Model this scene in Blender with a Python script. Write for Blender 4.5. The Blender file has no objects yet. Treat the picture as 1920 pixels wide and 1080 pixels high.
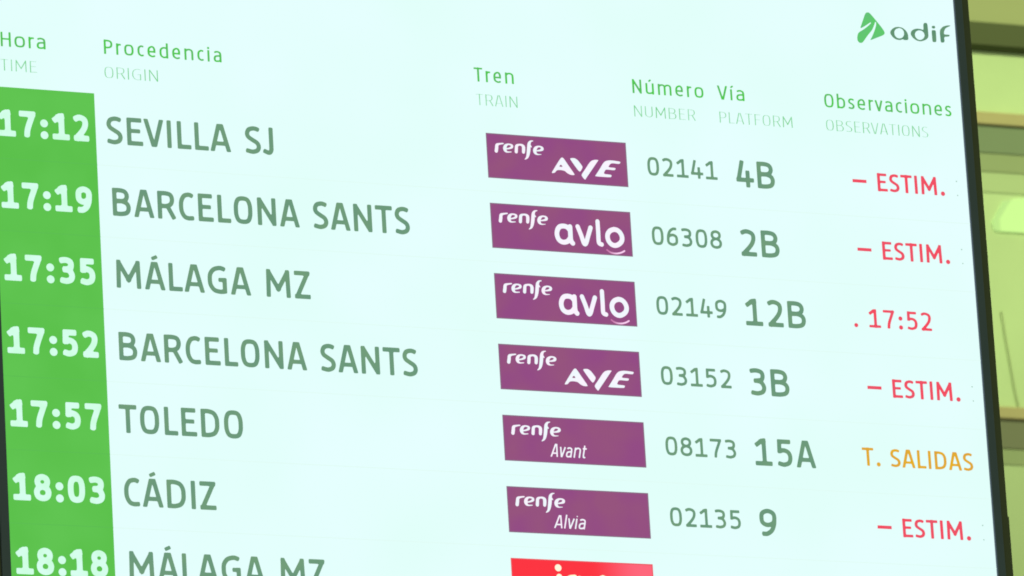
import bpy, math, random
import numpy as np
from mathutils import Matrix, Vector
from mathutils.geometry import tessellate_polygon

S = bpy.context.scene
COL = S.collection
Z0 = 4.417            # height of the reference line of the board (top of the first train badge)

# ---------------------------------------------------------------- camera (long telephoto, looking up at the board)
cam_d = bpy.data.cameras.new('camera')
cam = bpy.data.objects.new('camera', cam_d); COL.objects.link(cam)
right = Vector((0.913473, -0.402871, -0.057114))
up = Vector((-0.056534, -0.264664, 0.962682))
fwd = Vector((0.402953, 0.876155, 0.264540))
pos = Vector((-3.79864, -8.31377, Z0 - 2.71737))
cam.matrix_world = Matrix(((right.x, up.x, -fwd.x, pos.x), (right.y, up.y, -fwd.y, pos.y), (right.z, up.z, -fwd.z, pos.z), (0, 0, 0, 1)))
cam_d.sensor_width = 36.0
cam_d.lens = 36.0 * 13792.07 / 1920.0
cam_d.clip_start = 0.1
cam_d.clip_end = 300
cam_d.dof.use_dof = True
cam_d.dof.focus_distance = 9.55
cam_d.dof.aperture_fstop = 34
S.camera = cam

# ---------------------------------------------------------------- ambient light of the hall, lamps, exposure
W = bpy.data.worlds.new('World'); S.world = W; W.use_nodes = True
W.node_tree.nodes['Background'].inputs[0].default_value = (0.62, 0.80, 0.36, 1)
W.node_tree.nodes['Background'].inputs[1].default_value = 0.42

def area(name, loc, target, sx, sy, power, color, spread=180):
    d = bpy.data.lights.new(name, 'AREA'); d.shape = 'RECTANGLE'; d.size = sx; d.size_y = sy
    d.energy = power; d.color = color; d.spread = math.radians(spread)
    o = bpy.data.objects.new(name, d); COL.objects.link(o); o.location = loc
    o.rotation_euler = (Vector(target) - Vector(loc)).to_track_quat('-Z', 'Y').to_euler()
area('wall_fill_light', (11.5, 9.0, Z0 + 15.0), (11.5, 20.0, Z0 + 6.5), 12.0, 1.5, 168, (0.78, 1.0, 0.40), 40)  # unseen area lamp added to brighten the wall, spread narrowed for falloff
area('concourse_light', (-3.0, -9.0, Z0 + 5.0), (0.0, 0.0, Z0), 3.0, 3.0, 60, (0.86, 1.0, 0.70))

S.view_settings.view_transform = 'Standard'
S.view_settings.look = 'None'
S.view_settings.exposure = 0.0
S.view_settings.gamma = 1.0
S.view_settings.use_curve_mapping = False
S.render.engine = 'CYCLES'
S.cycles.pixel_filter_type = 'BLACKMAN_HARRIS'
S.cycles.filter_width = 1.8

# ---------------------------------------------------------------- materials
def lin(c):
    return tuple(((v / 255.0) / 12.92 if v / 255.0 <= 0.04045 else ((v / 255.0 + 0.055) / 1.055) ** 2.4) for v in c) + (1.0,)

def new_mat(name):
    m = bpy.data.materials.new(name); m.use_nodes = True
    nt = m.node_tree; nt.nodes.clear()
    return m, nt, nt.nodes.new('ShaderNodeOutputMaterial')

def glow(name, c1, c2=None, scale=60.0, grad=None):
    """lit pixels of the display; c2 = slight unevenness; grad = (x0, x1) gradient printed in the artwork"""
    m, nt, out = new_mat(name)
    em = nt.nodes.new('ShaderNodeEmission'); nt.links.new(em.outputs[0], out.inputs[0])
    if c2 is None:
        em.inputs[0].default_value = lin(c1); return m
    tc = nt.nodes.new('ShaderNodeTexCoord')
    mx = nt.nodes.new('ShaderNodeMix'); mx.data_type = 'RGBA'
    mx.inputs[6].default_value = lin(c1); mx.inputs[7].default_value = lin(c2)
    if grad:
        sp = nt.nodes.new('ShaderNodeSeparateXYZ'); nt.links.new(tc.outputs['Object'], sp.inputs[0])
        mr = nt.nodes.new('ShaderNodeMapRange'); mr.interpolation_type = 'SMOOTHSTEP'
        mr.inputs[1].default_value = grad[0]; mr.inputs[2].default_value = grad[1]
        nt.links.new(sp.outputs[0], mr.inputs[0]); nt.links.new(mr.outputs[0], mx.inputs[0])
    else:
        n = nt.nodes.new('ShaderNodeTexNoise'); n.inputs['Scale'].default_value = scale; n.inputs['Detail'].default_value = 1.5
        nt.links.new(tc.outputs['Object'], n.inputs[0])
        mr = nt.nodes.new('ShaderNodeMapRange'); mr.inputs[1].default_value = 0.35; mr.inputs[2].default_value = 0.65
        nt.links.new(n.outputs[0], mr.inputs[0]); nt.links.new(mr.outputs[0], mx.inputs[0])
    nt.links.new(mx.outputs[2], em.inputs[0])
    return m

def paint(name, c, rough=0.6, vary=0.12, scale=3.0, bump=0.0, metallic=0.0):
    m, nt, out = new_mat(name)
    b = nt.nodes.new('ShaderNodeBsdfPrincipled'); nt.links.new(b.outputs[0], out.inputs[0])
    tc = nt.nodes.new('ShaderNodeTexCoord')
    n = nt.nodes.new('ShaderNodeTexNoise'); n.inputs['Scale'].default_value = scale; n.inputs['Detail'].default_value = 6
    nt.links.new(tc.outputs['Object'], n.inputs[0])
    mx = nt.nodes.new('ShaderNodeMix'); mx.data_type = 'RGBA'
    mx.inputs[6].default_value = tuple(v * (1 - vary) for v in c) + (1,)
    mx.inputs[7].default_value = tuple(min(1, v * (1 + vary)) for v in c) + (1,)
    nt.links.new(n.outputs[0], mx.inputs[0]); nt.links.new(mx.outputs[2], b.inputs['Base Color'])
    b.inputs['Roughness'].default_value = rough; b.inputs['Metallic'].default_value = metallic
    if bump:
        bp = nt.nodes.new('ShaderNodeBump'); bp.inputs['Strength'].default_value = bump; bp.inputs['Distance'].default_value = 0.01
        nt.links.new(n.outputs[0], bp.inputs['Height']); nt.links.new(bp.outputs[0], b.inputs['Normal'])
    return m

M_BG = glow('display_white', (230, 255, 255), (226, 255, 250), 5)
M_GREEN = glow('display_green', (97, 197, 82), (92, 193, 76), 14)
M_TEXT = glow('display_grey_green', (107, 152, 124), (114, 157, 122), 40)
M_TIME = glow('display_time_white', (216, 255, 240), (206, 255, 226), 60)
M_HEAD = glow('display_heading_green', (80, 204, 74), (94, 190, 98), 60)
M_TRANS = glow('display_pale_green', (112, 206, 128), (146, 220, 168), 50)
M_PURPLE = glow('display_purple', (147, 76, 133), (150, 84, 126), 18)
M_RIM = glow('display_purple_rim', (140, 106, 132))
M_RED = glow('display_red', (253, 54, 66), (255, 103, 124), grad=(0.11, 0.185))
M_REDRIM = glow('display_red_rim', (236, 88, 96))
M_WHITE = glow('display_badge_white', (252, 244, 255), (240, 250, 255), 60)
M_PINK = glow('display_badge_pink', (200, 120, 170), (255, 210, 245), grad=(0.163, 0.18))
M_CREAM = glow('display_badge_cream', (255, 250, 222))
M_REMARK = glow('display_remark_red', (246, 76, 96), (236, 86, 106), 60)
M_AMBER = glow('display_amber', (232, 178, 38), (222, 166, 60), 60)
M_EMB = glow('display_emblem_green', (96, 204, 104), (100, 194, 120), 60)
M_LOGO = glow('display_logo_green', (92, 142, 112), (104, 150, 116), 60)
M_LINE = glow('display_divider', (225, 252, 245))
M_GLINE = glow('display_divider_green', (93, 190, 83))
M_FAINT = glow('display_faint_grey', (170, 205, 190))
M_BEZ = paint('bezel_slate_plastic', (0.058, 0.078, 0.15), 0.35, 0.15, 20)
M_HOUS = paint('housing_dark_metal', (0.058, 0.060, 0.040), 0.5, 0.15, 14)
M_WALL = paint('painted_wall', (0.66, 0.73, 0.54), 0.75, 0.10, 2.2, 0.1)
M_WALL2 = paint('painted_wall_olive', (0.445, 0.42, 0.285), 0.75, 0.05, 1.5, 0.1)  # olive tone, darker than the main wall
M_BEAM = paint('olive_painted_beam', (0.085, 0.088, 0.045), 0.55, 0.08, 2.0, 0.1)
M_TAN = paint('tan_ledge', (0.547, 0.405, 0.28), 0.6, 0.12, 2.5, 0.1)
M_LSHADE = paint('grey_green_ledge_shade', (0.24, 0.27, 0.22), 0.7, 0.1, 1.5, 0.1)  # shade under the upper ledge, painted as a darker strip
M_LSHADE2 = paint('olive_ledge_shade', (0.22, 0.20, 0.17), 0.7, 0.08, 1.5, 0.1)  # shade under the lower ledge, painted as a darker strip
M_LSHADE_FADE = paint('olive_fading_shade', (0.37, 0.39, 0.28), 0.7, 0.07, 1.5, 0.1)  # paler step of the ledge shade, painted as its own strip
M_WALLSHADE = paint('painted_wall_shade', (0.55, 0.60, 0.44), 0.75, 0.08, 2.2, 0.1)  # wall colour darkened to paint in fading shade and light falloff
M_LAMP = glow('lamp_diffuser', (209, 255, 150))
M_LAMPFADE = glow('lamp_glow_fade', (192, 236, 140))  # dimmer emission painting the fade at the left of the lamp glow
M_STREAK = paint('grey_streak', (0.54, 0.58, 0.42), 0.6)

# ---------------------------------------------------------------- helpers
def mesh_obj(name, verts, faces, mats, parent=None, loc=None, midx=None):
    me = bpy.data.meshes.new(name); me.from_pydata(verts, [], faces); me.update()
    for m in (mats if isinstance(mats, (list, tuple)) else [mats]): me.materials.append(m)
    if midx is not None: me.polygons.foreach_set('material_index', midx)
    o = bpy.data.objects.new(name, me); COL.objects.link(o)
    if parent: o.parent = parent
    if loc: o.location = loc
    return o

def boxes(name, bx, mats, parent=None, loc=None, bevel=0.0, seg=2):
    v, f = [], []
    for (x0, x1, y0, y1, z0, z1) in bx:
        n = len(v)
        v += [(x0, y0, z0), (x1, y0, z0), (x1, y1, z0), (x0, y1, z0), (x0, y0, z1), (x1, y0, z1), (x1, y1, z1), (x0, y1, z1)]
        f += [tuple(n + i for i in q) for q in ((3, 2, 1, 0), (4, 5, 6, 7), (0, 1, 5, 4), (1, 2, 6, 5), (2, 3, 7, 6), (3, 0, 4, 7))]
    o = mesh_obj(name, v, f, mats, parent, loc)
    if bevel:
        b = o.modifiers.new('bevel', 'BEVEL'); b.width = bevel; b.segments = seg; b.limit_method = 'ANGLE'
    return o

def empty(name, loc):
    o = bpy.data.objects.new(name, None); COL.objects.link(o); o.location = loc; o.empty_display_size = 0.1
    return o

def tag(o, label=None, cat=None, group=None, kind=None):
    for k, v in (('label', label), ('category', cat), ('group', group), ('kind', kind)):
        if v: o[k] = v
    return o

# ---------------------------------------------------------------- lettering: strokes -> outline -> flat mesh
# all lettering is laid out in millimetres on the face of the board
def catmull(pts, closed=False, n=7):
    pts = [np.array(p, float) for p in pts]
    out = []; m = len(pts)
    rng = range(m) if closed else range(m - 1)
    for i in rng:
        if closed: p0, p1, p2, p3 = pts[i - 1], pts[i], pts[(i + 1) % m], pts[(i + 2) % m]
        else: p0, p1, p2, p3 = pts[max(i - 1, 0)], pts[i], pts[i + 1], pts[min(i + 2, m - 1)]
        for k in range(n):
            t = k / n
            out.append(0.5 * (2 * p1 + (p2 - p0) * t + (2 * p0 - 5 * p1 + 4 * p2 - p3) * t * t + (3 * p1 - p0 - 3 * p2 + p3) * t ** 3))
    out.append(pts[0] if closed else pts[-1])
    return out

def d_capsule(X, Y, a, b, ra, rb):
    dx, dy = b[0] - a[0], b[1] - a[1]; L2 = dx * dx + dy * dy + 1e-12
    t = np.clip(((X - a[0]) * dx + (Y - a[1]) * dy) / L2, 0, 1)
    return np.hypot(X - a[0] - t * dx, Y - a[1] - t * dy) - (ra + (rb - ra) * t)

def d_box(X, Y, a, b, r, ea, eb, k=0.35):
    dx, dy = b[0] - a[0], b[1] - a[1]; L = math.hypot(dx, dy) + 1e-9; ux, uy = dx / L, dy / L
    lo, hi = -ea, L + eb; c = (lo + hi) / 2; h = (hi - lo) / 2
    u = (X - a[0]) * ux + (Y - a[1]) * uy - c; v = -(X - a[0]) * uy + (Y - a[1]) * ux
    q = r * k
    qx = np.abs(u) - (h - q); qy = np.abs(v) - (r - q)
    return np.hypot(np.maximum(qx, 0), np.maximum(qy, 0)) + np.minimum(np.maximum(qx, qy), 0) - q

def field_mesh(prims, clip, cell, V, F, yc=1.0):
    """marching squares over the union of stroke primitives; V/F collect the flat outline mesh (x, y in mm)"""
    pad = cell * 2
    xs = [p for pr in prims for p in pr['bx']]; ys = [p for pr in prims for p in pr['by']]
    x0, x1, y0, y1 = min(xs) - pad, max(xs) + pad, min(ys) - pad, max(ys) + pad
    nx, ny = int((x1 - x0) / cell) + 2, int((y1 - y0) / cell) + 2
    gx = x0 + np.arange(nx) * cell; gy = y0 + np.arange(ny) * cell
    X, Y = np.meshgrid(gx, gy, indexing='ij')
    D = np.full(X.shape, 1e3)
    for pr in prims: D = np.minimum(D, pr['f'](X, Y))
    if clip: D = np.maximum(D, np.maximum(clip[0] - Y, Y - clip[1]))
    D = np.where(np.abs(D) < 1e-6, 1e-6, D)
    I = D < 0
    full = I[:-1, :-1] & I[1:, :-1] & I[1:, 1:] & I[:-1, 1:]
    some = (I[:-1, :-1] | I[1:, :-1] | I[1:, 1:] | I[:-1, 1:]) & ~full
    for j in range(ny - 1):                       # interior cells, merged in runs
        col = full[:, j]; i = 0
        while i < nx - 1:
            if col[i]:
                k = i
                while k < nx - 1 and col[k]: k += 1
                n = len(V); V += [(gx[i], gy[j]), (gx[k], gy[j]), (gx[k], gy[j + 1]), (gx[i], gy[j + 1])]
                F.append((n, n + 1, n + 2, n + 3)); i = k
            else: i += 1
    for i, j in zip(*np.nonzero(some)):
        cs = [(i, j), (i + 1, j), (i + 1, j + 1), (i, j + 1)]
        poly = []
        for a in range(4):
            p, q = cs[a], cs[(a + 1) % 4]; dp, dq = D[p], D[q]
            if dp < 0: poly.append((gx[p[0]], gy[p[1]]))
            if (dp < 0) != (dq < 0):
                t = dp / (dp - dq); poly.append((gx[p[0]] + t * (gx[q[0]] - gx[p[0]]), gy[p[1]] + t * (gy[q[1]] - gy[p[1]])))
        if len(poly) > 2:
            n = len(V); V += poly; F.append(tuple(range(n, n + len(poly))))

def prim_caps(a, b, ra, rb):
    r = max(ra, rb)
    return dict(bx=(min(a[0], b[0]) - r, max(a[0], b[0]) + r), by=(min(a[1], b[1]) - r, max(a[1], b[1]) + r),
                f=lambda X, Y: d_capsule(X, Y, a, b, ra, rb))
def prim_box(a, b, r, ea, eb, k=0.35):
    e = max(ea, eb, r) * 1.3 + r * 0.5
    return dict(bx=(min(a[0], b[0]) - e, max(a[0], b[0]) + e), by=(min(a[1], b[1]) - e, max(a[1], b[1]) + e),
                f=lambda X, Y: d_box(X, Y, a, b, r, ea, eb, k))

LIFT = {0: 0.0, 1: -0.0006, 2: -0.0012, 3: -0.0018, 4: -0.0024}
BASE = 0.97           # reference line above the base of the board (local z of the board)
def flat(name, V, F, mat, parent, level, midx=None):
    vs = [(x / 1000.0, LIFT[level], y / 1000.0 + BASE) for x, y in V]
    return mesh_obj(name, vs, F, mat, parent, midx=midx)

OV = [(0, .5), (.03, .75), (.18, .95), (.5, 1), (.82, .95), (.97, .75), (1, .5), (.97, .25), (.82, .05), (.5, 0), (.18, .05), (.03, .25)]
XH = .75
def lo(pts): return [(u, v * XH) for u, v in pts]
SIX_B = [(0, .32), (.08, .1), (.5, 0), (.92, .1), (1, .32), (.92, .52), (.55, .61), (.12, .52)]
SIX_T = [(.88, 1), (.6, .99), (.25, .84), (.05, .58), (0, .32)]
NINE_B = [(1 - u, 1 - v) for u, v in SIX_B]; NINE_T = [(1 - u, 1 - v) for u, v in SIX_T]
# glyph: width, left gap, right gap, strokes, clip to the cap height
G = {
 'A': (.70, .045, .045, [('L', (0, -.02), (.41, 1.02)), ('L', (.59, 1.02), (1, -.02)), ('l', (.16, .25), (.84, .25))], 1),
 'B': (.655, .10, .085, [('L', (0, 0), (0, 1)), ('S', (0, 1), (.45, 1), (.78, .94), (.90, .77), (.78, .60), (.45, .54), (0, .54)), ('S', (0, .54), (.5, .54), (.88, .45), (1, .27), (.88, .07), (.5, 0), (0, 0))], 0),
 'C': (.545, .085, .055, [('S', (.98, .975), (.85, 1), (.62, 1.0), (.3, .94), (.06, .74), (0, .5), (.06, .26), (.3, .06), (.62, 0), (.85, 0), (1, .005))], 0),
 'D': (.66, .10, .085, [('L', (0, 0), (0, 1)), ('S', (0, 1), (.4, 1), (.78, .92), (.97, .72), (1, .5), (.97, .28), (.78, .08), (.4, 0), (0, 0))], 0),
 'E': (.555, .10, .05, [('L', (0, 0), (0, 1)), ('L', (0, 1), (.92, 1)), ('l', (0, .53), (.86, .53)), ('L', (0, 0), (1, 0))], 0),
 'F': (.53, .10, .03, [('L', (0, 0), (0, 1)), ('L', (0, 1), (1, 1)), ('l', (0, .5), (.88, .5))], 0),
 'G': (.68, .085, .10, [('S', (.94, .97), (.8, 1), (.6, 1), (.28, .93), (.05, .74), (0, .5), (.05, .26), (.28, .06), (.6, 0), (.85, 0), (1, .02)), ('L', (1, .02), (1, .5)), ('l', (.58, .5), (1, .5))], 0),
 'H': (.64, .10, .10, [('L', (0, 0), (0, 1)), ('L', (1, 0), (1, 1)), ('l', (0, .53), (1, .53))], 0),
 'I': (.155, .10, .10, [('L', (.5, 0), (.5, 1))], 0),
 'J': (.38, .01, .10, [('L', (1, 1), (1, .2)), ('S', (1, .3), (.97, .12), (.8, .02), (.5, 0), (0.02, .05))], 0),
 'L': (.485, .10, .025, [('L', (0, 0), (0, 1)), ('L', (0, 0), (1, 0))], 0),
 'M': (.87, .10, .10, [('L', (0, 0), (.025, 1)), ('L', (1, 0), (.975, 1)), ('L', (.045, .97), (.5, .26)), ('L', (.955, .97), (.5, .26))], 1),
 'N': (.68, .10, .10, [('L', (0, 0), (0, 1)), ('L', (1, 0), (1, 1)), ('L', (.03, .99), (.97, .01))], 1),
 'O': (.68, .085, .085, [('O',) + tuple(OV)], 0),
 'P': (.61, .10, .05, [('L', (0, 0), (0, 1)), ('S', (0, 1), (.5, 1), (.87, .93), (1, .74), (.87, .53), (.5, .45), (0, .45))], 0),
 'R': (.64, .10, .05, [('L', (0, 0), (0, 1)), ('S', (0, 1), (.5, 1), (.83, .94), (.94, .75), (.83, .55), (.5, .46), (0, .46)), ('L', (.58, .46), (1, 0))], 0),
 'S': (.55, .06, .055, [('S', (.92, .97), (.76, .995), (.5, 1), (.16, .94), (.01, .78), (.1, .63), (.45, .51), (.87, .38), (1, .22), (.88, .07), (.55, 0), (.3, 0), (.02, .03))], 0),
 'T': (.635, .03, .03, [('L', (0, 1), (1, 1)), ('L', (.5, 1), (.5, 0))], 0),
 'U': (.66, .10, .10, [('S', (0, 1), (0, .7), (0, .35), (.08, .12), (.5, 0), (.92, .12), (1, .35), (1, .7), (1, 1))], 0),
 'V': (.67, .0, .02, [('L', (0, 1.02), (.44, -.02)), ('L', (.56, -.02), (1, 1.02))], 1),
 'Z': (.57, .05, .05, [('L', (.0, 1), (.97, 1)), ('L', (.97, 1), (.03, 0)), ('L', (0, 0), (1, 0))], 1),
 '0': (.62, .08, .08, [('O',) + tuple(OV)], 0),
 '1': (.63, .08, .08, [('L', (0, 0), (1, 0)), ('L', (.56, 0), (.56, 1)), ('L', (.56, 1), (.36, .97), (.04, .83))], 0),
 '2': (.57, .08, .08, [('S', (.02, .95), (.25, 1), (.55, .99), (.86, .9), (.94, .72), (.82, .5), (.5, .27), (.17, .09), (.04, 0)), ('L', (.02, 0), (1, 0))], 0),
 '3': (.56, .08, .08, [('S', (0, .98), (.25, 1), (.55, .99), (.85, .92), (.93, .76), (.8, .6), (.3, .55)), ('S', (.3, .55), (.75, .5), (1, .28), (.88, .08), (.5, 0), (.25, 0), (.02, .02))], 0),
 '4': (.66, .08, .08, [('L', (.30, 1), (.02, .24)), ('L', (0, .23), (1, .23)), ('L', (.70, .56), (.70, 0))], 0),
 '5': (.56, .08, .08, [('L', (.06, 1), (.9, 1)), ('L', (.06, 1), (.04, .58)), ('S', (.04, .58), (.45, .62), (.86, .53), (1, .32), (.88, .09), (.5, 0), (.25, 0), (.02, .03))], 0),
 '6': (.60, .08, .08, [('O',) + tuple(SIX_B), ('S',) + tuple(SIX_T)], 0),
 '7': (.60, .08, .08, [('L', (0, 1), (1, 1)), ('S', (1, 1), (.86, .78), (.62, .45), (.48, .2), (.44, 0))], 0),
 '8': (.63, .08, .08, [('O', (.5, 1), (.83, .93), (.92, .76), (.8, .61), (.5, .54), (.2, .61), (.08, .76), (.17, .93)), ('O', (.5, .54), (.87, .45), (1, .27), (.87, .07), (.5, 0), (.13, .07), (0, .27), (.13, .45))], 0),
 '9': (.60, .08, .08, [('O',) + tuple(NINE_B), ('S',) + tuple(NINE_T)], 0),
 ':': (.30, .09, .09, [('D', .5, .03, 1), ('D', .5, .60, 1)], 0),
 '.': (.20, .12, .10, [('D', .5, .03, 1)], 0),
 ' ': (.22, .10, .10, [], 0),
 'a': (.56, .085, .10, [('S', (.1, .72), (.3, .76), (.6, .76), (.92, .68), (1, .48), (1, .25), (1, 0)), ('S', (1, .43), (.6, .43), (.15, .38), (0, .2), (.12, .03), (.45, 0), (.8, .03), (1, .1))], 0),
 'b': (.60, .10, .085, [('L', (0, 0), (0, 1.06)), ('S', (0, .62), (.3, .75), (.62, .75), (.93, .62), (1, .38), (.93, .13), (.62, 0), (.3, 0), (0, .06))], 0),
 'c': (.45, .085, .07, [('S', (1, .74), (.8, .76), (.55, .75), (.12, .63), (0, .38), (.12, .13), (.55, .01), (.8, 0), (1, .02))], 0),
 'd': (.61, .085, .10, [('L', (1, 0), (1, 1.06)), ('S', (1, .72), (.7, .76), (.38, .75), (.07, .62), (0, .38), (.07, .13), (.38, 0), (.7, 0), (1, .06))], 0),
 'e': (.58, .085, .085, [('L', (.03, .37), (.97, .37)), ('S', (.97, .37), (.95, .58), (.78, .74), (.48, .77), (.1, .64), (0, .38), (.1, .12), (.48, 0), (.75, 0), (.92, .03))], 0),
 'i': (.13, .10, .10, [('L', (.5, .76), (.5, 0)), ('D', .5, 1.02, .62)], 0),
 'l': (.13, .10, .10, [('L', (.5, 1.06), (.5, 0))], 0),
 'm': (1.0, .10, .10, [('L', (0, 0), (0, .76)), ('S', (0, .62), (.15, .74), (.33, .76), (.47, .68), (.5, .5), (.5, 0)), ('S', (.5, .62), (.65, .74), (.83, .76), (.97, .68), (1, .5), (1, 0))], 0),
 'n': (.63, .10, .10, [('L', (0, 0), (0, .76)), ('S', (0, .62), (.25, .74), (.6, .77), (.93, .68), (1, .48), (1, .25), (1, 0))], 0),
 'o': (.66, .085, .085, [('O',) + tuple(lo(OV))], 0),
 'r': (.36, .10, .02, [('L', (0, 0), (0, .76)), ('S', (0, .58), (.2, .68), (.6, .75), (1, .75))], 0),
 's': (.47, .07, .07, [('S', (.92, .72), (.6, .76), (.2, .72), (.02, .58), (.2, .45), (.75, .33), (.98, .18), (.8, .03), (.4, 0), (.02, .03))], 0),
 't': (.38, .04, .04, [('L', (0, .76), (1, .76)), ('S', (.35, .98), (.35, .5), (.35, .2), (.5, .02), (.95, 0))], 0),
 'u': (.61, .10, .10, [('L', (1, 0), (1, .76)), ('S', (0, .76), (0, .4), (0, .2), (.1, .04), (.45, 0), (.8, .04), (1, .12))], 0),
 'v': (.55, .03, .03, [('L', (0, .76), (.45, 0)), ('L', (.55, 0), (1, .76))], 0),
}
ACC = {'Á': ('A', 1.235, 1.31), 'ú': ('u', 1.0, 1.1), 'í': ('i', 1.0, 1.1)}
def glyph(ch):
    if ch in ACC:
        b, v0, v1 = ACC[ch]; w, l, r, st, c = G[b]
        st = [s for s in st if s[0] != 'D']
        if b == 'A': return w, l, r, st + [('X', (.40, v0), (.64, v1))], c
        if b == 'u' and 1: return w, l, r, st + [('X', (.42, v0), (.66, v1))], c
        return w, l, r, st + [('Y', .12, v0, v1)], c
    return G[ch]

def text(name, s, x0, x1, base, cap, w, mat, parent, level=2, mono=None, slant=0.0, dot=0.68, thin=1.0, space=0.0, collect=None, cellf=0.22):
    """letter string s with ink from x0 to x1, cap height and stroke width in mm"""
    items = []; x = 0.0; N = len(s)
    for i, ch in enumerate(s):
        wg, l, r, st, cl = glyph(ch)
        if mono:
            pitch = mono if ch != ':' else mono * .64
            if ch == '.' : pitch = mono * .9
            l = r = (pitch - wg) / 2
        else: l += space / 2; r += space / 2
        if wg < .2 and st: wg = w / cap
        if i: x += l
        items.append((ch, x, wg, st, cl)); x += wg
        if i < N - 1: x += r
    sx = (x1 - x0) / (x * cap)
    V, F = collect if collect else ([], [])
    h = w / 2
    for ch, gx, wg, st, cl in items:
        if not st: continue
        bx = x0 + gx * cap * sx; bw = wg * cap * sx
        def P(p):
            y = h + p[1] * (cap - w)
            return (bx + h + p[0] * (bw - w) + slant * y, base + y)
        main, extra = [], []
        ht = h * thin
        for q in st:
            if q[0] in ('L', 'l'):
                pts = [P(p) for p in q[1:]]
                for a, b in zip(pts, pts[1:]):
                    horiz = abs(a[1] - b[1]) < 0.3 * abs(a[0] - b[0])
                    hh = (ht if horiz else h) * (0.92 if q[0] == 'l' else 1)
                    main.append(prim_box(a, b, hh, h if q[0] == 'L' else 0, h if q[0] == 'L' else h * .6))
            elif q[0] == 'X':
                a, b = P(q[1]), P(q[2]); extra.append(prim_box(a, b, h * .8, h * .5, h * .5))
            elif q[0] == 'Y':
                a = P((.5, q[2])); b = (a[0] + q[1] * cap, P((.5, q[3]))[1]); extra.append(prim_box(a, b, h * .8, h * .5, h * .5))
            elif q[0] == 'D':
                c = P((q[1], q[2])); r_ = w * dot * q[3]
                (extra if cl else main).append(prim_caps(c, c, r_, r_))
            else:
                pts = catmull([P(p) for p in q[1:]], q[0] == 'O')
                for a, b in zip(pts, pts[1:]):
                    ang = abs(b[0] - a[0]) / (math.hypot(b[0] - a[0], b[1] - a[1]) + 1e-9)
                    hh = h + (ht - h) * ang ** 2
                    main.append(prim_caps(a, b, hh, hh))
                if q[0] == 'S':
                    a, b = pts[0], pts[5]; hh = ht if abs(b[0] - a[0]) > abs(b[1] - a[1]) else h
                    main.append(prim_box(a, b, hh, h * .85, 0))
                    a, b = pts[-1], pts[-6]; hh = ht if abs(b[0] - a[0]) > abs(b[1] - a[1]) else h
                    main.append(prim_box(a, b, hh, h * .85, 0))
        cell = max(0.35, w * cellf)
        field_mesh(main, (base, base + cap) if cl else None, cell, V, F)
        if extra: field_mesh(extra, None, cell, V, F)
    print('TEXT %-16s sx=%.3f' % (s, sx))
    if collect: return None
    return flat(name, V, F, mat, parent, level)

def strokes(paths, V, F, cell=0.5, dx=0.0, dy=0.0, w=None):
    """calligraphic strokes given as (x, y, radius) points in mm"""
    prims = []
    for pts in paths:
        c = catmull([(p[0] + dx, p[1] + dy, p[2] if len(p) > 2 else w / 2) for p in pts], False, 6)
        for a, b in zip(c, c[1:]):
            prims.append(prim_caps((a[0], a[1]), (b[0], b[1]), max(a[2], .1), max(b[2], .1)))
    field_mesh(prims, None, cell, V, F)

def chaikin(p, n=1):
    for _ in range(n):
        q = []
        for a, b in zip(p, p[1:] + p[:1]):
            q += [(a[0] * .8 + b[0] * .2, a[1] * .8 + b[1] * .2), (a[0] * .2 + b[0] * .8, a[1] * .2 + b[1] * .8)]
        p = q
    return p

def poly(loops, V, F, dx=0.0, dy=0.0, n=1):
    loops = [[(a + dx, b + dy) for a, b in chaikin(l, n)] for l in loops]
    tri = tessellate_polygon([[Vector((a, b, 0)) for a, b in l] for l in loops])
    k = len(V); V += [p for l in loops for p in l]
    F += [tuple(k + i for i in t) for t in tri]

# artwork of the badges and of the logo (mm, measured from the top left corner of the first badge)
M_UNDERSHADE = paint('dark_green_underside_shade', (0.020, 0.026, 0.004), 0.9)  # paints the shaded underside of the beam as a dark strip
AVE_A = [(90.49, -48.04), (97.94, -36.99), (104.61, -27.57), (106.85, -26.33), (108.99, -27.6), (116.08, -38.03), (123.81, -48.94), (120.73, -49.59), (116.7, -49.21), (112.77, -47.35), (109.26, -44.38), (103.57, -43.66), (98.28, -44.2), (94.87, -48.08), (91.46, -48.75)]
AVE_AH = [(101.49, -39.31), (104.41, -35.92), (107.08, -39.39)]
AVE_V1 = [(117.79, -27.34), (120.21, -26.34), (124.95, -26.22), (128.85, -28.53), (132.61, -33.09), (135.82, -37.69), (131.53, -44.39), (128.92, -42.96), (123.03, -35.01)]
AVE_V2 = [(159.1, -26.52), (154.02, -26.41), (149.19, -27.82), (145.6, -30.95), (138.89, -40.38), (132.98, -48.14), (134.14, -50.95), (137.72, -55.08), (140.19, -51.52), (149.08, -39.71), (156.88, -29.24)]
AVE_E = [(190.3, -26.58), (189.82, -28.67), (188.23, -30.06), (178.23, -29.44), (175.07, -31.06), (172.06, -35.5), (182.9, -35.69), (182.26, -38.17), (180.3, -39.07), (170.15, -38.65), (167.73, -39.45), (164.65, -44.98), (176.48, -45.49), (175.98, -47.9), (174.54, -49.09), (152.18, -49.13), (154.03, -46.77), (160.01, -38.35), (165.28, -30.29), (168.88, -27.16), (174.4, -25.83), (179.83, -25.79)]
AVLO_A = [(110.67, -29.32), (108.0, -26.45), (103.1, -25.2), (97.32, -26.44), (93.82, -31.05), (92.71, -37.19), (94.46, -43.15), (98.17, -46.3), (102.39, -47.05), (107.49, -45.39), (110.95, -41.46)]
AVLO_A2 = [(111.98, -25.53), (111.93, -33.97), (111.98, -42.07), (113.14, -46.05), (114.61, -47.65)]
AVLO_V = [(122.95, -24.64), (127.32, -36.4), (130.57, -46.67), (133.44, -46.49), (136.91, -37.16), (141.28, -25.05)]
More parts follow.
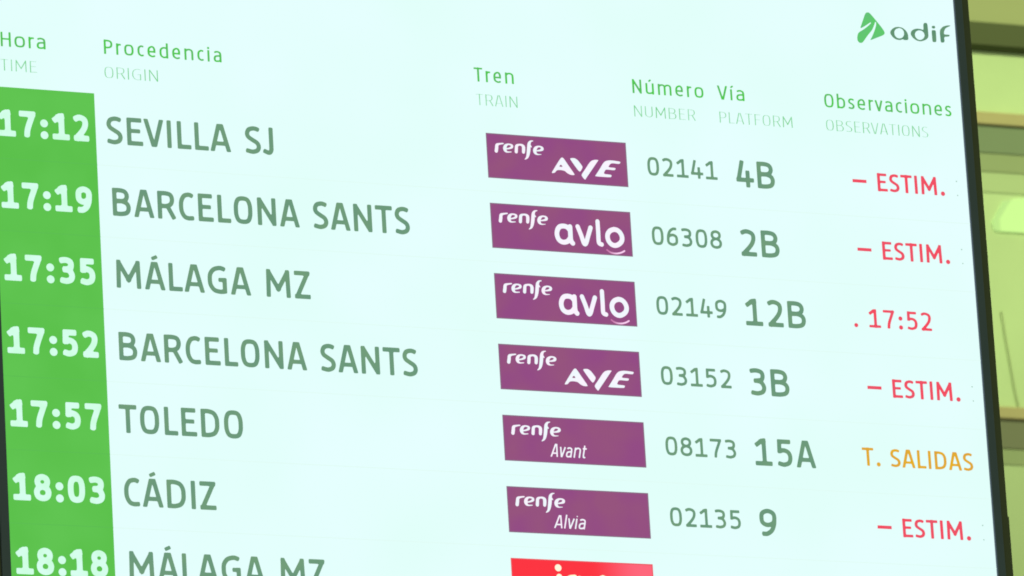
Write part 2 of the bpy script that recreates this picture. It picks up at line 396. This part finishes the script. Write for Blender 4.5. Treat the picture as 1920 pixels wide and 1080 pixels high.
AVLO_L = [(151.89, -15.93), (151.93, -31.49), (151.79, -42.32), (152.78, -45.64), (155.92, -46.8)]
AVLO_O = [(174.9, -25.2), (169.38, -27.37), (165.64, -32.0), (164.99, -37.45), (166.93, -42.75), (170.99, -46.22), (175.95, -46.93), (181.13, -44.58), (185.0, -40.28), (185.73, -34.82), (183.57, -29.53), (179.5, -26.06), (174.9, -25.2)]
AVLO_S = [(162.98, -53.67), (167.43, -56.58), (173.08, -57.79), (178.83, -57.44), (183.95, -55.91), (188.05, -53.63)]
RN_R = [(13.28, -23.9, 2.33), (14.1, -19.63, 2.33), (14.71, -15.9, 2.11), (16.9, -14.44, 1.44), (19.7, -13.72, 1.11), (23.61, -13.09, 0.89)]
RN_E = [(28.14, -20.01, 0.89), (32.63, -18.91, 1.11), (35.78, -17.12, 1.66), (36.08, -14.99, 1.44), (33.5, -13.85, 1.11), (30.19, -13.81, 1.11), (27.02, -15.87, 2.0), (25.7, -19.38, 2.44), (26.33, -22.5, 1.88), (28.99, -24.16, 1.0), (34.53, -23.79, 0.55)]
RN_N = [(41.65, -23.05, 2.22), (42.14, -18.8, 2.22), (42.82, -15.07, 2.0), (46.25, -13.26, 1.22), (50.1, -13.52, 1.55), (52.3, -15.49, 2.22), (52.4, -19.17, 2.33), (51.95, -22.89, 2.11)]
RN_F = [(66.32, -6.63, 0.55), (62.93, -7.65, 1.22), (60.8, -10.69, 2.11), (60.05, -15.49, 2.44), (59.33, -20.82, 2.44), (58.16, -26.17, 2.11), (56.54, -29.97, 1.44), (53.62, -32.38, 0.55)]
RN_F2 = [(61.74, -13.27, 1.44), (63.57, -14.99, 0.78)]
RN_E2 = [(71.58, -19.74, 0.89), (75.79, -18.93, 1.22), (78.77, -17.41, 1.88), (79.05, -15.54, 1.66), (76.66, -13.96, 1.11), (72.77, -14.11, 1.22), (69.57, -16.44, 2.11), (68.26, -19.69, 2.44), (68.89, -22.82, 1.88), (71.82, -24.63, 0.89), (77.1, -24.38, 0.39)]
EMB = [(556.55, 182.77), (560.99, 192.89), (565.59, 203.85), (567.69, 206.21), (571.23, 206.89), (573.94, 204.88), (582.1, 195.53), (588.48, 187.99), (592.55, 182.17), (593.35, 178.96), (591.22, 176.35), (582.02, 172.41), (570.13, 167.29), (573.77, 172.62), (578.21, 181.52), (581.07, 189.08), (581.57, 193.2), (580.1, 194.48), (578.09, 188.85), (574.51, 182.06), (567.36, 174.19), (560.77, 165.55), (558.24, 163.08), (554.3, 162.79), (551.74, 165.54), (551.37, 169.75), (552.62, 174.73), (554.6, 177.73), (561.89, 182.1), (568.36, 186.91), (573.79, 191.8), (573.64, 193.26), (568.6, 189.94), (563.09, 186.27)]
LG_A = [(628.27, 172.3), (622.53, 171.55), (619.56, 172.72), (615.93, 171.07), (609.85, 171.44), (604.84, 174.34), (601.56, 179.16), (601.82, 182.45), (604.9, 186.11), (609.49, 188.9), (614.8, 189.79), (620.84, 188.76), (625.79, 185.04), (628.21, 180.31)]
LG_AH = [(615.55, 188.21), (619.83, 187.05), (622.35, 183.56), (622.25, 179.05), (619.76, 175.19), (615.24, 173.3), (610.94, 174.13), (608.13, 177.19), (607.61, 181.65), (609.69, 185.89)]
LG_D = [(652.32, 196.01), (653.99, 198.19), (657.52, 198.45), (658.73, 196.08), (658.89, 188.31), (658.92, 178.89), (656.09, 175.41), (651.06, 172.83), (645.7, 171.46), (640.52, 172.38), (635.5, 175.29), (632.05, 180.19), (632.9, 184.34), (636.49, 187.63), (641.88, 189.34), (648.0, 189.14), (652.1, 187.81)]
LG_DH = [(644.33, 187.07), (649.12, 186.77), (652.42, 184.15), (653.23, 180.11), (651.34, 176.29), (646.74, 173.5), (642.4, 173.99), (639.14, 177.03), (638.42, 181.06), (640.21, 184.88)]
LG_I = [(664.12, 187.88), (665.52, 188.97), (669.73, 188.95), (670.67, 187.54), (670.41, 173.6), (668.99, 172.26), (665.46, 172.01), (664.24, 173.14)]
LG_ID = [(664.55, 193.24), (666.01, 194.98), (669.1, 195.21), (670.45, 193.43), (669.05, 191.36), (665.87, 191.12)]
LG_F = [(693.01, 197.57), (688.15, 197.2), (681.82, 195.09), (677.53, 190.92), (676.37, 186.33), (676.7, 173.24), (678.19, 172.12), (681.3, 172.6), (682.78, 174.51), (682.4, 180.62), (689.95, 181.59), (691.22, 183.16), (690.16, 184.23), (682.51, 184.07), (683.04, 188.46), (685.62, 193.16), (692.93, 196.58)]

# ---------------------------------------------------------------- the hall wall behind the board
YW = 20.0
def hz(v): return Z0 + v
def ledge(name, x0, x1, z0, z1, depth, mat, bevel=0.006):
    return boxes(name, [(x0, x1, YW - depth, YW, z0, z1)], mat, bevel=bevel)
XA, XB = -8.0, 30.0
wall = boxes('wall', [(XA, XB, YW, YW + 0.4, 0.0, Z0 + 14.0)], M_WALL); tag(wall, kind='structure')
t = empty('cornice_beam', (11, YW, hz(7.099)))
tag(t, 'wide dark olive beam across the top of the pale green wall behind the board', 'beam')
boxes('beam_face', [(XA - 11, XB - 11, -0.024, -0.001, 0.022, 0.134)], M_BEAM, t, bevel=0.004)
boxes('underside_shade', [(XA - 11, XB - 11, -0.022, -0.001, 0.0, 0.0215)], M_UNDERSHADE, t)  # dark strip standing for shade along the beam's lower edge
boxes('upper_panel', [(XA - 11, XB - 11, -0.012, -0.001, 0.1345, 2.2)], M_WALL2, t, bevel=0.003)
t = empty('wall_ledge', (11, YW, hz(6.589)))
tag(t, 'upper tan ledge with its shade painted below as a grey green band, level with the third heading', 'ledge')
boxes('fascia', [(XA - 11, XB - 11, -0.03, -0.001, 0.153, 0.212)], M_TAN, t, bevel=0.005)
boxes('shade_strip', [(XA - 11, XB - 11, -0.014, -0.001, 0.02, 0.1525)], M_LSHADE, t, bevel=0.003)
boxes('fading_shade_strip', [(XA - 11, XB - 11, -0.009, -0.001, -0.069, 0.0195)], M_LSHADE_FADE, t, bevel=0.003)
boxes('upper_shade_band', [(XA - 11, XB - 11, -0.005, -0.001, -0.165, -0.0695)], M_WALLSHADE, t, bevel=0.002)  # last step of the painted ledge shade
t = empty('wall_ledge', (11, YW, hz(5.143)))
tag(t, 'lower tan ledge with its shade painted below as a dark olive band, level with the fifth row', 'ledge')
boxes('fascia', [(XA - 11, XB - 11, -0.03, -0.001, 0.212, 0.267)], M_TAN, t, bevel=0.005)
boxes('shade_strip', [(XA - 11, XB - 11, -0.014, -0.001, 0.075, 0.2115)], M_LSHADE2, t, bevel=0.003)
boxes('fading_shade_strip', [(XA - 11, XB - 11, -0.009, -0.001, 0.0, 0.0745)], M_LSHADE_FADE, t, bevel=0.003)
boxes('lower_shade_panel', [(XA - 11, XB - 11, -0.005, -0.001, -3.0, -0.0005)], M_WALLSHADE, t)  # darker sheet painting the light falloff down the wall
# lit lamp box on the wall
t = empty('wall_lamp', (12.6, YW, hz(6.32)))
tag(t, 'bright yellow green lamp glowing on the wall, cut off by the right edge', 'lamp')
fr = [(-0.925, -0.078), (-0.925, -0.02), (-0.86, 0.07), (-0.83, 0.082), (0.9, 0.122), (0.95, 0.06), (0.95, -0.078)]
n = len(fr); vv = [(x, -0.012, z) for x, z in fr] + [(x, -0.003, z) for x, z in fr]
mesh_obj('diffuser', vv, [tuple(range(n)), tuple(range(2 * n - 1, n - 1, -1))] + [(i, i + n, (i + 1) % n + n, (i + 1) % n) for i in range(n)], M_LAMP, t)
fe = [(-0.955, -0.078), (-0.968, -0.04), (-0.90, 0.066), (-0.861, 0.071), (-0.926, -0.02), (-0.926, -0.078)]
n = len(fe); vv = [(x, -0.008, z) for x, z in fe] + [(x, -0.003, z) for x, z in fe]
mesh_obj('glow_fade', vv, [tuple(range(n - 1, -1, -1)), tuple(range(n, 2 * n))] + [(i, (i + 1) % n, (i + 1) % n + n, i + n) for i in range(n)], M_LAMPFADE, t)  # added glowing piece for the soft left edge of the lamp light
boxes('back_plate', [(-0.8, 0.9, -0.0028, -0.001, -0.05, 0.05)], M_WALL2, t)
# added thin tube standing for a faint reflection-like streak on the wall
cu = [(11.648, 5.86), (11.653, 5.81), (11.660, 5.73), (11.668, 5.66), (11.678, 5.57), (11.688, 5.48), (11.70, 5.41)]
vv, ff = [], []
for i, (x, z) in enumerate(cu):
    for k in range(8):
        a = k * math.pi / 4
        vv.append((x + 0.006 * math.cos(a), YW - 0.005 + 0.006 * math.sin(a), hz(z)))
    if i: ff += [((i - 1) * 8 + k, (i - 1) * 8 + (k + 1) % 8, i * 8 + (k + 1) % 8, i * 8 + k) for k in range(8)]
tag(mesh_obj('streak', vv, ff, M_STREAK), 'thin curved tube added as a faint streak down the pale wall above the lower ledge', 'streak')

# ---------------------------------------------------------------- the arrivals board
board = empty('arrivals_board', (0, 0, Z0 - BASE))
tag(board, 'large lit train arrivals screen with green time column and dark frame', 'display board')
XL, XR, YT, YB = -679.4, 700.6, 330.0, -960.0
def rect(x0, x1, y0, y1): return [(x0, y0), (x1, y0), (x1, y1), (x0, y1)]
flat('screen_panel', rect(XL, XR, YB, YT), [(0, 1, 2, 3)], M_BG, board, 0)
mm = lambda v: v / 1000.0
B_ = BASE
iw, ow = 12.0, 22.7
xl, xr, yt, yb = mm(XL), mm(XR), mm(YT) + B_, mm(YB) + B_
boxes('bezel', [(xr, xr + mm(iw), -0.004, 0.03, yb, yt)], M_BEZ, board, bevel=0.0012)
boxes('bezel', [(xl - mm(iw), xl, -0.004, 0.03, yb, yt)], M_BEZ, board, bevel=0.0012)
boxes('bezel', [(xl - mm(iw), xr + mm(iw), -0.004, 0.03, yt, yt + mm(iw))], M_BEZ, board, bevel=0.0012)
boxes('bezel', [(xl - mm(iw), xr + mm(iw), -0.004, 0.03, yb - 0.0099, yb)], M_BEZ, board, bevel=0.0012)
boxes('housing', [(xr + mm(iw), xr + mm(ow), -0.0015, 0.09, yb - 0.0099, yt + mm(ow)),
                  (xl - mm(ow), xl - mm(iw), -0.0015, 0.09, yb - 0.0099, yt + mm(ow)),
                  (xl - mm(iw), xr + mm(iw), -0.0015, 0.09, yt + mm(iw), yt + mm(ow)),
                  (xl - mm(iw), xr + mm(iw), 0.031, 0.088, yb, yt + mm(iw))], M_HOUS, board, bevel=0.0012)
boxes('side_bracket', [(xr + mm(ow), xr + mm(ow) + 0.0022, 0.0, 0.05, B_ - 0.80, B_ - 0.479)], M_HOUS, board, bevel=0.0008)
# green time column
PITCH = 94.41
col = flat('time_column', rect(XL, -541.0, YB, 15.6), [(0, 1, 2, 3)], M_GREEN, board, 1)
for k in range(10):
    y = 15.5 - PITCH * (k + 1)
    if y < YB: break
    flat('row_divider', rect(-540.5, XR, y - .5, y + .5), [(0, 1, 2, 3)], M_LINE, board, 1)
    flat('column_divider', rect(XL, -541.0, y - .5, y + .5), [(0, 1, 2, 3)], M_GLINE, col, 2)

# headings
for s, a, b, sp in (('Hora', -664.5, -604.2, .04), ('Procedencia', -525.2, -364.6, .1), ('Tren', -11.9, 44.5, .1), ('Número', 214.8, 317.9, .1), ('Vía', 338.6, 377.7, .08), ('Observaciones', 495.5, 684.9, .06)):
    text('column_heading', s, a, b, 69.0, 19.3, 2.8, M_HEAD, board, thin=.8, space=sp, dot=.9)
for s, a, b in (('TIME', -666.1, -617.1), ('ORIGIN', -525.7, -453.3), ('TRAIN', -10.9, 47.8), ('NUMBER', 215.3, 303.8), ('PLATFORM', 339.3, 445.9), ('OBSERVATIONS', 495.8, 647.2)):
    text('heading_translation', s, a, b, 37.0, 15.3, 1.3, M_TRANS, board, thin=.35, space=.08, cellf=.3)
# company logo
logo = empty('company_logo', (0, 0, 0)); logo.parent = board
V, F = [], []; poly([EMB], V, F); flat('triangle_emblem', V, F, M_EMB, logo, 2)
V, F = [], []
poly([LG_A, LG_AH], V, F); poly([LG_D, LG_DH], V, F); poly([LG_I], V, F); poly([LG_ID], V, F); poly([LG_F], V, F)
flat('logo_lettering', V, F, M_LOGO, logo, 2)

ROWS = [
 ('17:12', 'SEVILLA SJ', -526.5, -298.8, '02141', '4B', 414.0, 'AVE'),
 ('17:19', 'BARCELONA SANTS', -522.9, -114.6, '06308', '2B', 414.0, 'avlo'),
 ('17:35', 'MÁLAGA MZ', -522.2, -257.8, '02149', '12B', 445.3, 'avlo'),
 ('17:52', 'BARCELONA SANTS', -522.9, -114.6, '03152', '3B', 414.3, 'AVE'),
 ('17:57', 'TOLEDO', -527.0, -359.9, '08173', '15A', 445.0, 'Avant'),
 ('18:03', 'CÁDIZ', -524.5, -401.0, '02135', '9', 382.2, 'Alvia'),
 ('18:18', 'MÁLAGA MZ', -522.2, -257.8, None, None, None, 'red'),
]
for k, (tm, org, ox0, ox1, num, plat, px1, badge) in enumerate(ROWS):
    o = -PITCH * k
    text('time_lettering', tm, -672.0, -550.4, o - 49.3, 34.9, 7.7, M_TIME, board, mono=.745)
    text('origin_lettering', org, ox0, ox1, o - 50.3, 36.8, 5.9, M_TEXT, board)
    if num: text('number_lettering', num, 229.3, 330.4, o - 42.4, 25.3, 3.8, M_TEXT, board, mono=.78)
    if plat: text('platform_lettering', plat, 357.7, px1, o - 49.7, 36.7, 6.0, M_TEXT, board, mono=.785)
    # badge with rim
    h = 60.6; r = 1.5
    vv = rect(0, 200, o - h, o) + rect(r, 200 - r, o - h + r, o - r)
    bd = flat('train_badge', vv, [(4, 5, 6, 7), (0, 1, 5, 4), (1, 2, 6, 5), (2, 3, 7, 6), (3, 0, 4, 7)],
              [M_RED if badge == 'red' else M_PURPLE, M_REDRIM if badge == 'red' else M_RIM], board, 2, [0, 1, 1, 1, 1])
    if badge == 'red':
        bd['label'] = 'bright red train badge cut off by the bottom edge'
        V, F = [], []
        strokes([[(65.6, o - 10.4, 4.6), (65.7, o - 10.5, 4.6)], [(66.5, o - 22.5, 4.2), (66.5, o - 45, 4.2)],
                 [(77.5, o - 47, 4.0), (77.5, o - 30, 4.0), (81, o - 24, 4.0), (88, o - 22.5, 4.0)],
                 [(95, o - 24.0, 4.0), (100, o - 36, 4.0), (103, o - 43, 4.0)], [(112, o - 24, 4.0), (104, o - 42, 4.0), (98, o - 53, 4.0)],
                 [(128, o - 21.5, 4.0), (120, o - 26, 4.0), (117, o - 34, 4.0), (120, o - 42, 4.0), (128, o - 46, 4.0), (136, o - 42, 4.0), (139, o - 34, 4.0), (136, o - 26, 4.0), (128, o - 21.5, 4.0)]], V, F, .6)
        flat('service_lettering', V, F, M_CREAM, bd, 3)
        continue
    V, F = [], []
    strokes([RN_R], V, F, .4, 0, o); strokes([RN_E], V, F, .4, 0, o); strokes([RN_N], V, F, .4, 0, o)
    strokes([RN_F, RN_F2], V, F, .4, 0, o); strokes([RN_E2], V, F, .4, 0, o)
    flat('operator_lettering', V, F, M_WHITE, bd, 3)
    V, F = [], []
    if badge == 'AVE':
        dy = o - (1.0 if k else 0.0)
        poly([AVE_A, AVE_AH], V, F, 0, dy, 1); poly([AVE_V1], V, F, 0, dy, 1); poly([AVE_V2], V, F, 0, dy, 1); poly([AVE_E], V, F, 0, dy, 1)
        flat('service_lettering', V, F, M_WHITE, bd, 3)
    elif badge == 'avlo':
        strokes([AVLO_A, AVLO_A2], V, F, .7, 0, o, 6.6); strokes([AVLO_V], V, F, .6, 0, o, 6.2)
        strokes([AVLO_L], V, F, .6, 0, o, 6.0); strokes([AVLO_O], V, F, .6, 0, o, 6.6)
        flat('service_lettering', V, F, M_WHITE, bd, 3)
        V, F = [], []; strokes([AVLO_S], V, F, .4, 0, o, 2.2); flat('smile_arc', V, F, M_PINK, bd, 3)
    else:
        a, b = (64.5, 113.5) if badge == 'Avant' else (63.5, 106.5)
        text('service_lettering', badge, a, b, o - 52.5, 17.3, 2.0, M_WHITE, bd, 3, slant=.22, dot=.7)

# remarks
def dash(x0, x1, y, parent):
    flat('remark_dash', rect(x0, x1, y - 2.3, y + 2.3), [(0, 1, 2, 3)], M_REMARK, parent, 2)
for k in (0, 1, 3, 5):
    o = -PITCH * k
    V, F = [], []
    text('remark_lettering', 'ESTIM.', 565.8, 665.4, o - 42.5, 25.4, 4.3, None, board, dot=.72, collect=(V, F), thin=.85)
    n = len(V); V += rect(529.0, 549.6, o - 32.3, o - 28.0); F.append((n, n + 1, n + 2, n + 3))
    flat('remark_lettering', V, F, M_REMARK, board, 2)
    V, F = [], []
    strokes([[(684.4, o - 21.2, 1.0), (684.5, o - 21.3, 1.0)], [(684.6, o - 40.6, .9), (684.7, o - 40.7, .9)]], V, F, .35)
    flat('colon_dots', V, F, M_FAINT, board, 2)
V, F = [], []
text('x', '17:52', 538.4, 631.2, -2 * PITCH - 42.6, 25.6, 4.1, None, board, mono=.76, dot=.72, collect=(V, F), thin=.85)
strokes([[(519.0, -2 * PITCH - 40.4, 2.8), (519.1, -2 * PITCH - 40.4, 2.8)]], V, F, .7)
flat('remark_lettering', V, F, M_REMARK, board, 2)
ob = text('remark_lettering', 'T. SALIDAS', 514.0, 677.1, -4 * PITCH - 42.5, 24.8, 4.0, M_AMBER, board, dot=.72, thin=.85)
ob['label'] = 'amber remark lettering in the fifth row'
